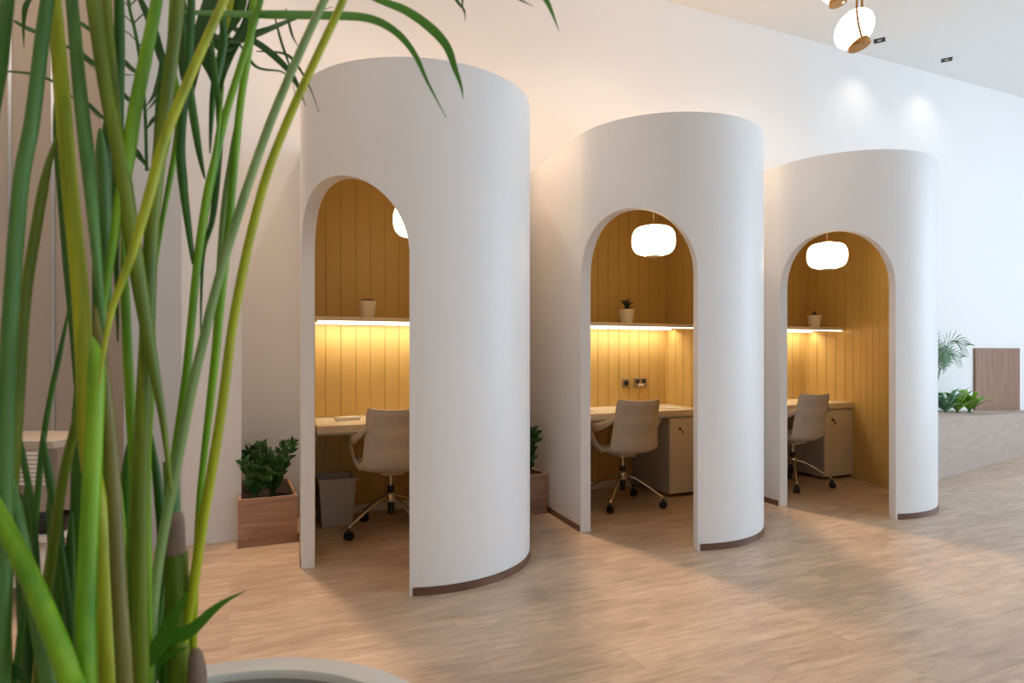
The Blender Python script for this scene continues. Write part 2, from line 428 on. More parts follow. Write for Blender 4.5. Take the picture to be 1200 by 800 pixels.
# cabinets
def make_cab(label):
    t = thing('pedestal_cabinet', label, 'cabinet', (0, 0, 0), 0, 'pedestal cabinets under the desks')
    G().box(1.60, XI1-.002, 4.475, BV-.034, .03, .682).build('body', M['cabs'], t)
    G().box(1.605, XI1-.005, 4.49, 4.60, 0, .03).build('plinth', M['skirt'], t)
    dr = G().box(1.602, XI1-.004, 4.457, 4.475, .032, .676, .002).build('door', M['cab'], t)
    g = G(); g.sweep([(1.70, 4.457, .585), (1.70, 4.449, .585)], .011, n=14); g.build('lock', M['black'], dr)
    g = G(); g.box(1.697, 1.703, 4.432, 4.449, .579, .591); g.sweep([(1.712, 4.440, .572), (1.722, 4.438, .545)], .009, .003, 8)
    g.sweep([(1.70, 4.437, .584), (1.709, 4.436, .578), (1.714, 4.438, .568)], .0015, n=6); g.build('key', M['black'], dr)
    return t
c = make_cab('cream pedestal cabinet under the nearest desk, hidden behind the right door jamb')
dup(c, (PU, 0, 0), 'cream cabinet with keys in its lock in the middle booth')
dup(c, (2*PU, 0, 0), 'cream cabinet with keys in its lock in the farthest booth')

# pendant lamps
def make_lamp(label, loc):
    t = thing('pendant_lamp', label, 'lamp', loc, 0, 'opal pendant lamps in the booths')
    prof = [(.0, -.118), (.06, -.118), (.075, -.114)]
    for i in range(1, 24):
        a = -PI/2+PI*i/24
        r = .075+.09*abs(math.cos(a))**.7; z = .106*math.copysign(abs(math.sin(a))**.9, a)
        prof.append((r+(.0012 if i % 2 else 0), z))
    prof += [(.06, .112), (.045, .118), (0, .118)]
    G().lathe(prof, 40).build('lamp_shade', M['opal'], t, 50)
    G().lathe([(0, -.124), (.055, -.124), (.06, -.119), (0, -.1185)], 32).build('bottom_ring', M['shelf'], t)
    G().lathe([(0, .118), (.038, .118), (.036, .132), (.012, .138), (.0, .138)], 24).build('top_cap', M['brass'], t)
    G().sweep([(0, 0, .137), (0, 0, 2.66-loc[2])], .0025, n=8).build('cord', M['shelf'], t)
    return t
make_lamp('glowing opal pendant half hidden by the arch of the nearest booth', (1.125, 4.05, 2.10))
make_lamp('glowing opal pendant hanging in the middle booth', (2.98, 4.06, 2.10))
make_lamp('glowing opal pendant hanging in the farthest booth', (4.83, 4.05, 2.095))

# swivel chairs
def make_chair(label, loc, rz, legrot):
    t = thing('swivel_chair', label, 'chair', loc, rz, 'pale swivel armchairs at the desks')
    prof = smooth_path([(0, .235, .435), (0, .21, .452), (0, .08, .445), (0, -.06, .432), (0, -.15, .436), (0, -.205, .47), (0, -.235, .55), (0, -.25, .64), (0, -.27, .74), (0, -.30, .865)], 5)
    S = arcl(prof); T = S[-1]; vs = []; fs = []; nx = 14
    def halfw(f):
        ks = [(0, .17), (.07, .205), (.25, .235), (.42, .235), (.5, .225), (.6, .215), (.72, .205), (.85, .20), (.96, .198), (1, .185)]
        for (a, va), (b, vb) in zip(ks, ks[1:]):
            if a <= f <= b: return va+(vb-va)*(f-a)/(b-a)
        return ks[-1][1]
    for side in (0, 1):
        for i, p in enumerate(prof):
            a = prof[max(i-1, 0)]; b = prof[min(i+1, len(prof)-1)]; tn = (b-a).normalized(); nn = Vector((0, tn.z, -tn.y))  # forward / up side
            nn = -nn if nn.y < 0 and tn.z > .5 else nn
            if tn.z < .5: nn = Vector((0, abs(tn.z)*0, 1))
            nn = Vector((0, max(0, tn.z), -tn.y if tn.y < 0 else 0)).normalized()
            f = S[i]/T; hw = halfw(f); bowl = .035+.025*min(1, max(0, (f-.45)/.2))
            for k in range(nx+1):
                q = -1+2*k/nx; off = nn*(bowl*abs(q)**2.6)
                th = nn*(.006 if side else -.006)*(1 if abs(q) < .99 else .4)
                vs.append(p+Vector((q*hw, 0, 0))+off+th)
    m = len(prof); st = nx+1
    for side in (0, 1):
        o = side*m*st
        for i in range(m-1):
            for k in range(nx): fs.append((o+i*st+k, o+i*st+k+1, o+(i+1)*st+k+1, o+(i+1)*st+k))
    o = m*st
    for i in range(m-1):
        for k in (0, nx): fs.append((i*st+k, (i+1)*st+k, o+(i+1)*st+k, o+i*st+k))
    for k in range(nx):
        for i in (0, m-1): fs.append((i*st+k, i*st+k+1, o+i*st+k+1, o+i*st+k))
    G().add(vs, fs).build('seat_shell', M['chair'], t, 50)
    for sg in (-1, 1):
        pth = smooth_path([(sg*.198, -.232, .745), (sg*.232, -.17, .695), (sg*.262, -.06, .650), (sg*.272, .05, .638), (sg*.272, .085, .615), (sg*.266, .06, .58), (sg*.25, .0, .50), (sg*.215, -.06, .446)], 6)
        n = len(pth); rx = [.014+.022*math.sin(PI*min(1, i/(n-1)*1.0))**.5 for i in range(n)]
        G().sweep(pth, rx, [.009]*n, 12, ref=Vector((sg, 0, .15))).build('armrest', M['chair_arm'], t, 60)
    g = G().box(-.075, .075, -.09, .09, .398, .424, .006); g.build('seat_plate', M['chair_arm'], t)
    G().lathe([(0, .30), (.014, .30), (.014, .40), (0, .40)], 20).build('gas_lift', M['chrome'], t)
    G().lathe([(0, .115), (.022, .115), (.024, .20), (.024, .315), (0, .315)], 20).build('column', M['black'], t)
    b = thing('x', 'x', 'x')  # temporary holder for the star base
    bpy.data.objects.remove(b)
    G().lathe([(0, .205), (.034, .205), (.040, .23), (.036, .262), (.025, .272), (0, .272)], 24).build('hub', M['chrome'], t)
    for k in range(4):
        a = legrot-rz+k*PI/2; dx, dy = math.cos(a), math.sin(a)
        pth = [(dx*r, dy*r, z) for r, z in ((.02, .24), (.10, .222), (.20, .168), (.29, .112), (.325, .092), (.333, .080))]
        G().sweep(smooth_path(pth, 4), [.013]*21, [.009]*21, 10).build('leg', M['chrome'], t, 60)
        cx, cy = dx*.333, dy*.333; g = G(); ax = Vector((-dy, dx, 0))
        for sg in (-1, 1):
            c0 = Vector((cx, cy, .029))+ax*sg*.006; g.sweep([c0, c0+ax*sg*.002, c0+ax*sg*.016, c0+ax*sg*.018], [.026, .029, .029, .024], n=20, ref=Vector((0, 0, 1)))
        g.sweep([(cx, cy, .04), (cx, cy, .082)], .009, n=10)
        g.sweep([Vector((cx, cy, .03))-ax*.012, Vector((cx, cy, .03))+ax*.012], .006, n=8)
        g.build('castor', M['black'], t, 50)
    return t
make_chair('pale perforated swivel chair in the nearest booth, cut off by the right jamb', (1.03, 4.43, 0), math.radians(-4), math.radians(202))
make_chair('pale swivel chair in the middle booth, its whole back in view', (2.945, 4.43, 0), math.radians(-2), math.radians(220))
make_chair('pale swivel chair in the farthest booth, cut off by the left jamb', (4.80, 4.40, 0), math.radians(2), math.radians(228))

# small pots on the shelves
def shelf_pot(label, loc, kind):
    t = thing('potted_succulent', label, 'plant', loc, 0, 'small potted plants on the shelves')
    G().lathe([(0, 0), (.046, 0), (.052, .01), (.068, .118), (.070, .128), (.064, .128), (.060, .112), (0, .112)], 32).build('pot', M['pot'], t, 50)
    G().lathe([(0, .1125), (.059, .1125), (0, .119)], 24).build('soil', M['soil'], t)
    rnd = random.Random(kind); g = G()
    if kind == 1:
        for k in range(30):
            a = rnd.uniform(0, 2*PI); r = rnd.uniform(.005, .045); x, y = r*math.cos(a), r*math.sin(a)
            g.sweep([(x, y, .114), (x*1.1, y*1.1, .128), (x*1.2, y*1.2, .142)], [.007, .009, .002], n=7)
        g.build('cactus_cluster', M['bud'], t, 60)
    else:
        n = 26 if kind == 2 else 18; hh = 1 if kind == 2 else .3
        for k in range(n):
            a = rnd.uniform(0, 2*PI); el = rnd.uniform(.3, 1.4); l = rnd.uniform(.05, .085)*(1 if kind == 2 else .55)
            d = Vector((math.cos(a)*math.cos(el), math.sin(a)*math.cos(el), math.sin(el)))
            z0 = .115+rnd.uniform(0, .05)*hh; o = Vector((0, 0, z0))
            g.sweep([o, o+d*l*.5+Vector((0, 0, .004)), o+d*l], [.004, .011, .001], [.003, .005, .001], 8)
        g.sweep([(0, 0, .11), (0, 0, .16*hh+.11*(1-hh)+.01)], .007, n=8)
        g.build('leaves', M['succ'] if kind == 2 else M['bud'], t, 60)
    return t
def onv(px, v):
    t = (px-600)/F; z = v/(CY-t*SY); return z*(t*CY+SY)
shelf_pot('cream pot with low dark cactus on the nearest booth shelf', (onv(430, 4.75), 4.75, 1.492), 1)
shelf_pot('cream pot with leafy green succulent on the middle booth shelf', (onv(734, 4.75), 4.75, 1.492), 2)
shelf_pot('cream pot with short brown growth on the farthest booth shelf', (onv(954.5, 4.75), 4.75, 1.492), 3)

# sockets on the middle booth's back wall
x = onv(733, BV-.02)
t = thing('wall_socket', 'square steel socket plate on the ochre wall, left of the pair', 'socket', (x, BV-.026, .955))
G().box(-.043, .043, -.008, 0, -.043, .043, .002).build('face_plate', M['steel'], t)
G().sweep([(0, -.011, 0), (0, -.008, 0)], .022, n=20).build('socket_insert', M['black'], t)
x = onv(748.5, BV-.02)
t = thing('wall_socket', 'wide steel double socket plate on the ochre wall, right of the pair', 'socket', (x+.012, BV-.026, .957))
G().box(-.073, .073, -.008, 0, -.043, .043, .002).build('face_plate', M['steel'], t)
for sx in (-.036, .036): G().box(sx-.020, sx+.020, -.011, -.008, -.005, .03, .001).build('socket_insert', M['black'], t)
G().box(-.028, .028, -.018, -.0085, -.034, -.010, .002).build('white_plug', M['whitepl'], t)

# things on the desks
t = thing('desk_device', 'small flat white device with a curved cable on the nearest desk', 'device', (onv(407, 4.78), 4.78, .745), .1)
G().box(-.085, .085, -.05, .05, 0, .028, .006).build('device_body', M['whitepl'], t)
G().sweep(smooth_path([(.087, .0, .02), (.12, .0, .03), (.145, -.02, .014), (.15, -.05, .004)], 6), .004, n=8).build('cable', M['whitepl'], t)
tag(G().box(-.10, .10, -.07, .07, 0, .006, .001).build('notepad', M['paper']), 'thin white notepad on the right of the middle desk by the wall', 'notepad').location = (PU+1.75, 4.68, .745)
tag(G().box(-.09, .09, -.06, .06, 0, .010, .001).build('notepad', M['paper']), 'white pad at the left end of the middle desk, half behind the jamb', 'notepad').location = (PU+.86, 4.70, .745)

# waste bin
t = thing('waste_bin', 'frosted grey plastic bin under the nearest desk', 'bin', (.705, 4.79, 0), 0)
def tub(w0, d0, w1, d1, h, th):
    g = G(); r = lambda w, d, z: [(-w, -d, z), (w, -d, z), (w, d, z), (-w, d, z)]
    vs = r(w0, d0, 0)+r(w1, d1, h)+r(w1-th, d1-th, h)+r(w0-th, d0-th, th); fs = [(3, 2, 1, 0), (12, 13, 14, 15)]
    for a in (0, 4, 8):
        for k in range(4): fs.append((a+k, a+(k+1) % 4, a+4+(k+1) % 4, a+4+k))
    return g.add(vs, fs)
tub(.105, .10, .13, .125, .34, .003).build('bin_body', M['bin'], t, 0)
tub(.134, .129, .138, .133, .012, .005)
g = G(); g.box(-.138, .138, -.133, -.126, .325, .343).box(-.138, .138, .126, .133, .325, .343).box(-.138, -.131, -.126, .126, .325, .343).box(.131, .138, -.126, .126, .325, .343)
g.build('bin_rim', M['bin'], t)
G().sweep(smooth_path([(.125, -.04, .25), (.150, -.03, .22), (.150, .03, .22), (.125, .04, .25)], 5), .006, n=8).build('handle', M['bin'], t)

# ------------------------------------------------------------------ planters beside the pods
def planter(name, label, x0, x1, y0, y1, h, grp=None):
    t = thing(name, label, 'planter', ((x0+x1)/2, (y0+y1)/2, 0), 0, grp)
    a, b = (x1-x0)/2, (y1-y0)/2; e = .02; g = G()
    g.box(-a, a, -b, -b+e, 0, h).box(-a, a, b-e, b, 0, h).box(-a, -a+e, -b+e, b-e, 0, h).box(a-e, a, -b+e, b-e, 0, h).box(-a+e, a-e, -b+e, b-e, 0, .02)
    g.build('timber_box', M['planter'], t, 0)
    g = G().box(-a+e, a-e, -b+e, b-e, h-.08, h-.03); g.build('soil', M['soil'], t, 0)
    return t
planter('planter_box', 'brown timber planter box left of the nearest booth', .05, .408, 4.42, 5.04, .305, 'timber planter boxes between the booths')
planter('planter_box', 'brown timber planter box between the nearest and middle booths', 2.092, PU+.408, 4.42, 5.04, .305, 'timber planter boxes between the booths')
def zz(label, loc, seed, n, H, spread, grp, lim=None):
    t = thing('zz_plant', label, 'plant', loc, 0, grp); rnd = random.Random(seed); gl = G(); gs = G()
    for k in range(n):
        a = rnd.uniform(0, 2*PI); h = H*rnd.uniform(.6, 1); sp = spread*rnd.uniform(.3, 1)
        dx, dy = math.cos(a)*sp, math.sin(a)*sp
        pth = smooth_path([(dx*.1, dy*.1, 0), (dx*.3, dy*.3, h*.4), (dx*.65, dy*.65, h*.78), (dx, dy, h)], 5)
        gs.sweep(pth, [.006-.004*i/(len(pth)-1) for i in range(len(pth))], n=6)
        for i in range(3, len(pth), 2):
            tn = (pth[i]-pth[i-1]).normalized(); sd = tn.cross(Vector((math.cos(a+i), math.sin(a+i), .3))).normalized()
            for sg in (-1, 1):
                d = (sd*sg*.8+tn*.6+Vector((0, 0, rnd.uniform(-.1, .25)))).normalized(); l = rnd.uniform(.06, .085)
                nrm = d.cross(tn).normalized()
                gl.sweep([pth[i], pth[i]+d*l*.3, pth[i]+d*l*.65, pth[i]+d*l], [.003, .017, .015, .001], [.001, .0022, .0018, .0005], 6, ref=nrm)
        d = (pth[-1]-pth[-2]).normalized(); gl.sweep([pth[-1], pth[-1]+d*.02, pth[-1]+d*.05], [.002, .012, .001], .001, 6, ref=Vector((dy, -dx, .2)))
    gs.build('stalks', M['zzs'], t); gl.build('foliage', M['zz'], t, 60)
    return t
GZ = 'dark glossy plants in the timber planters'
zz('dark glossy bushy plant at the left of the planter by the nearest booth', (.145, 4.58, .275), 3, 8, .24, .15, GZ)
zz('dark glossy tallest plant in the planter by the nearest booth, against its wall', (.265, 4.62, .275), 5, 9, .36, .13, GZ)
zz('low dark plant at the back of the planter by the nearest booth', (.20, 4.86, .275), 8, 6, .30, .13, GZ)
zz('upright dark glossy plant between the nearest and middle booths', (2.145, 4.55, .275), 11, 12, .36, .065, GZ)

# ------------------------------------------------------------------ bench and panel at the far right
t = thing('timber_bench', 'pale timber bench planter along the back wall right of the booths', 'bench', (6.3, 4.5, 0))
def bw(u): return 4.032+(u-6.315)*(4.58-4.032)/(8.785-6.315)
def bh(u): return .60-(u-6.315)*.095/2.47
g = G(); us = [5.98, 7.2, 8.785, 10.2]
A = [(u-6.3, bw(u)-4.5, 0) for u in us]; B = [(u-6.3, bw(u)-4.5, bh(u)) for u in us]
Cc = [(u-6.3, BV-.01-4.5, bh(u)) for u in us]; D = [(u-6.3, BV-.01-4.5, 0) for u in us]
n = 4; fs = []
for k in range(3):
    for a, b in ((0, 1), (2, 3)): fs.append((a*n+k, a*n+k+1, b*n+k+1, b*n+k))
    fs.append((3*n+k, 3*n+k+1, k+1, k))
    if k: fs.append((n+k, n+k+1, 2*n+k+1, 2*n+k))
fs += [(0, n, 2*n, 3*n), (n-1, 2*n-1, 3*n-1, 4*n-1)]
# top of the first bay: a frame round the planting trough
u0, u1 = 5.98, 7.2; f0 = lambda u: bw(u)-4.5
v = A+B+Cc+D; o = len(v)
hx0, hx1 = 6.05, 7.12; hv = [(hx0-6.3, bw(hx0)+.42-4.5, bh(hx0)), (hx1-6.3, bw(hx1)+.34-4.5, bh(hx1)), (hx1-6.3, 5.0-4.5, bh(hx1)), (hx0-6.3, 5.0-4.5, bh(hx0))]
v += hv+[(x, y, z-.06) for x, y, z in hv]
fs += [(n, n+1, o+1, o), (n+1, 2*n+1, o+2, o+1), (2*n+1, 2*n, o+3, o+2), (2*n, n, o, o+3)]
fs += [(o+k, o+(k+1) % 4, o+4+(k+1) % 4, o+4+k) for k in range(4)]+[(o+4, o+5, o+6, o+7)]
G().add(v, fs).build('bench_body', M['bench'], t, 0)
v = [(x, y, z-.035) for x, y, z in hv]
G().add([(x*.999, y*.999, z) for x, y, z in v], [(0, 1, 2, 3)]).build('soil', M['soil'], t, 0)
x0, x1 = onv(1145.5, 5.0), onv(1197.5, 5.0)
t = thing('upright_timber_panel', 'upright brown timber panel standing on the bench at the far right', 'panel', ((x0+x1)/2, 5.0, bh((x0+x1)/2)))
a = (x1-x0)/2; G().box(-a, a, .022, .045, 0.02, .80, .003).build('panel_board', M['panel'], t)
G().box(-a, a, .020, .047, -.012, .02).build('base_rail', M['panel'], t)
def fern(label, loc, seed, n, L, m, name='fern_plant'):
    t = thing(name, label, 'plant', loc, 0, 'leafy plants in the bench planter'); rnd = random.Random(seed); g = G()
    for k in range(n):
        a = 2*PI*k/n+rnd.uniform(-.3, .3); l = L*rnd.uniform(.65, 1); e = rnd.uniform(.5, 1.25)
        dx, dy = math.cos(a)*math.cos(e), math.sin(a)*math.cos(e); up = math.sin(e)
        pth = smooth_path([(0, 0, 0), (dx*l*.4, dy*l*.4, up*l*.5), (dx*l*.8, dy*l*.8, up*l*.8), (dx*l*1.15, dy*l*1.15, up*l*.78)], 5)
        q = len(pth); rx = [.004+.030*math.sin(PI*(i/(q-1))**.8)*(1+.15*math.sin(i*3)) for i in range(q)]
        g.sweep(pth, rx, [.0015]*q, 8, ref=Vector((-dx*up, -dy*up, math.cos(e)+.2)))
    g.build('foliage', m, t, 60); g = G(); g.lathe([(0, -.03), (.018, -.03), (.012, .05), (0, .05)], 10); g.build('crown', M['zzs'], t)
    return t
def spot_at(px, v, h): return (onv(px, v), v, h)
fern('blue-green leafy plant nearest the farthest booth in the bench planter', spot_at(1108, 4.72, .562), 1, 16, .36, M['fern2'])
fern('bright green broad-leaved plant in the middle of the bench planter', spot_at(1122, 4.72, .557), 2, 16, .36, M['fern'])
fern('bright green spreading plant beside the upright timber panel', spot_at(1136, 4.74, .553), 4, 18, .36, M['fern'])
# far palm
t = thing('small_palm', 'feathery green palm rising behind the farthest booth', 'plant', spot_at(1094, 4.80, .56), 0); rnd = random.Random(2)
g = G(); gs = G()
for k in range(11):
    a = rnd.uniform(-.9, 1.3) if k < 7 else rnd.uniform(0, 2*PI); H = rnd.uniform(.55, .92); r = rnd.uniform(.2, .62) if math.cos(a) > 0 else .16
    dx, dy = math.cos(a)*r, math.sin(a)*r*.35
    pth = smooth_path([(0, 0, 0), (dx*.15, dy*.15, H*.5), (dx*.5, dy*.5, H*.93), (dx, dy, H*.88)], 8)
    gs.sweep(pth, [.006-.004*i/(len(pth)-1) for i in range(len(pth))], n=6)
    for i in range(11, len(pth)):
        tn = (pth[i]-pth[i-1]).normalized(); sd = tn.cross(Vector((.3, 1, .2))).normalized()
        for sg in (-1, 1):
            d = (sd*sg*.6+tn*.75).normalized(); l = .20*(1-.4*(i-11)/14)
            g.sweep([pth[i], pth[i]+d*l*.5, pth[i]+d*l+Vector((0, 0, -.03))], [.003, .007, .001], .001, 5, ref=Vector((0, -1, .2)))
gs.build('stalks', M['zzs'], t); g.build('foliage', M['palmf'], t, 60)

# ------------------------------------------------------------------ ceiling downlights
for i, u in enumerate((6.46, 7.60)):
    t = thing('ceiling_downlight', ('small dark square ceiling downlight nearer the hanging globe', 'small dark square ceiling downlight farther right along the ceiling')[i], 'light', (u, 4.75, CH), .6, 'recessed downlights in the ceiling')
    g = G(); g.box(-.055, .055, -.055, -.042, -.004, 0).box(-.055, .055, .042, .055, -.004, 0).box(-.055, -.042, -.042, .042, -.004, 0).box(.042, .055, -.042, .042, -.004, 0)
    g.build('trim_frame', M['black'], t, 0)
    G().box(-.042, .042, -.042, .042, -.002, 0).build('recess', M['dark'], t, 0)
    G().lathe([(0, -.006), (.02, -.006), (.024, -.002), (0, -.002)], 16).build('lens', M['steel'], t)
# globe pendants
def globe(label, px, py, z, ang, full=True):
    p = P(px, py, z); t = thing('globe_pendant', label, 'lamp', p, -YAW, 'brass and opal globe pendants')
    r = .105; g = G(); prof = [(0, -1)]+[(math.cos(a), math.sin(a)) for a in [-PI/2+PI*i/24 for i in range(1, 24)]]+[(0, 1)]
    g.lathe([(q*.100, s_*.132) for q, s_ in prof], 36)
    Rc = Matrix.Rotation(math.radians(-14), 4, 'Y') @ Matrix.Rotation(math.radians(-8), 4, 'X')
    R = Matrix.Rotation(ang, 4, 'Y'); g.v = [tuple(R @ Vector(v)) for v in g.v]; g.build('globe', M['globe'], t, 0)
    g = G(); g.lathe([(0, -.122), (.062, -.122), (.066, -.116), (.06, -.088), (0, -.088)], 32)
    g.v = [tuple(Vector((-.005, 0, 0))+Rc @ Vector(v)) for v in g.v]; g.build('brass_cup', M['brass'], t, 50)
    g = G(); g.sweep(smooth_path([(-.04, -.125, .9), (-.052, -.128, .16), (-.052, -.128, .03), (-.035, -.124, -.06), (-.005, -.115, -.15)], 8), .006, n=10); g.build('bent_rod', M['brass'], t)
    top = CH-p.z
    g = G(); g.sweep([(.048, 0, .10), (.048, 0, top)], .007, n=10); g.sweep([(-.04, -.125, .9), (-.04, -.125, top)], .006, n=10)
    g.build('rod', M['brass'], t)
    G().lathe([(0, top-.02), (.16, top-.02), (.16, top), (0, top)], 32).build('ceiling_plate', M['brass'], t)
    return t
globe('brass-cupped white globe lamp hanging near the ceiling at the upper right', 1001, 34, 3.9, math.radians(38))
globe('second white globe lamp only peeking in at the top edge', 978, -14, 4.6, math.radians(-50))

# ------------------------------------------------------------------ service cart at the far left, behind the palm
t = thing('service_cart', 'white slatted service cart with a bent metal tube behind the palm stalks', 'cart', P(50, 705, 3.3).xy.to_3d(), -YAW)
g = G(); g.box(-.26, .20, -.2, .2, .775, .815, .004); g.build('top', M['taupe'], t)
for x in (-.25, .19):
    for y in (-.19, .19): G().box(x-.012, x+.012, y-.012, y+.012, 0, .775).build('post', M['steel'], t, 0)
g = G()
for k in range(8): z = .60+k*.021; g.box(-.24, .18, -.2, -.192, z, z+.014)
g.build('slatted_panel', M['whitepl'], t, 0)
G().box(-.25, .19, -.19, .19, .32, .34).build('shelf', M['whitepl'], t, 0)
G().box(-.25, .19, -.19, .19, .10, .12).build('shelf', M['whitepl'], t, 0)
G().sweep(smooth_path([(-.15, -.215, .95), (-.10, -.215, .90), (-.055, -.215, .80), (-.05, -.215, .60), (-.05, -.215, .34)], 8), .011, n=10).build('bent_tube', M['grey'], t)
p = P(50, 705, 3.3); base = lambda x, y, z: (p.x+x*CY+y*SY, p.y-x*SY+y*CY, z)
b = tag(G().lathe([(0, 0), (.07, 0), (.10, .08), (.094, .08), (.065, .01), (0, .01)], 28).build('bowl', M['black']), 'dark bowl on the upper shelf of the service cart', 'bowl'); b.location = base(.08, -.05, .34)
b = tag(G().lathe([(0, 0), (.05, 0), (.05, .16), (.03, .19), (.03, .21), (0, .21)], 24).build('canister', M['dark']), 'dark canister on the upper shelf of the service cart', 'canister'); b.location = base(-.12, -.05, .34)
t2 = thing('drinks_carton', 'white carton with red print low on the service cart', 'carton', base(-.13, -.08, .12), -YAW)
G().box(-.05, .05, -.04, .04, 0, .15, .003).build('carton', M['whitepl'], t2); G().box(-.042, .042, -.043, -.0405, .05, .13).build('red_print', M['red'], t2, 0)
b = tag(G().lathe([(0, 0), (.028, 0), (.03, .01), (.03, .12), (.015, .14), (.015, .16), (0, .16)], 20).build('bottle', M['orange']), 'small orange bottle low on the service cart', 'bottle'); b.location = base(-.02, -.10, .12)
g = G(); g.lathe([(0, 0), (.08, .0), (.10, .05), (.09, .13), (.05, .18), (.02, .20), (0, .20)], 18, sx=.8)
b = tag(g.build('paper_bag', M['paper']), 'crumpled white bag at the right of the service cart', 'bag'); b.location = base(.10, -.08, .12)

# ------------------------------------------------------------------ the palm in the foreground
potc = Vector((-.469*CY+.955*SY, .469*SY+.955*CY, 0))
palm = thing('potted_palm', 'tall green palm in a round pale pot filling the left foreground', 'plant', potc)
G().lathe([(0, 0), (.25, 0), (.27, .02), (.36, .35), (.40, .585), (.403, .597), (.398, .60), (.345, .60), (.338, .592), (.325, .47), (0, .47)], 96).build('pot', M['potrim'], palm, 40)
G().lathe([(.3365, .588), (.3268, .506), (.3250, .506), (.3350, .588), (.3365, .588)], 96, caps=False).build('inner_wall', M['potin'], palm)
G().lathe([(0, .505), (.15, .502), (.327, .49), (.327, .472), (0, .472)], 48).build('soil', M['soil'], palm)
def pcol(name, a, b, rough=.38):
    m = wood(name, srgb(*a), srgb(*b), 2, rough+.08, 1.5); return m
PM = dict(y=pcol('yellow_green_stalk', (142, 154, 4), (192, 196, 24)), g=pcol('bright_green_stalk', (86, 142, 4), (142, 188, 18)),
          d=pcol('dark_green_stalk', (36, 84, 8), (68, 120, 16)), t=pcol('teal_green_stalk', (58, 108, 38), (104, 148, 64)),
          o=pcol('olive_stalk', (84, 106, 8), (130, 146, 18)), p=pcol('pale_green_stalk', (120, 150, 84), (160, 184, 112)), b=pcol('brown_green_stalk', (104, 98, 34), (136, 124, 52)))
ML = mat('palm_leaflet', srgb(74, 134, 18), .65, noise=.25, scale=7); MLD = mat('dark_palm_leaflet', srgb(44, 92, 18), .65, noise=.25, scale=7)
def toL(v): return v-potc
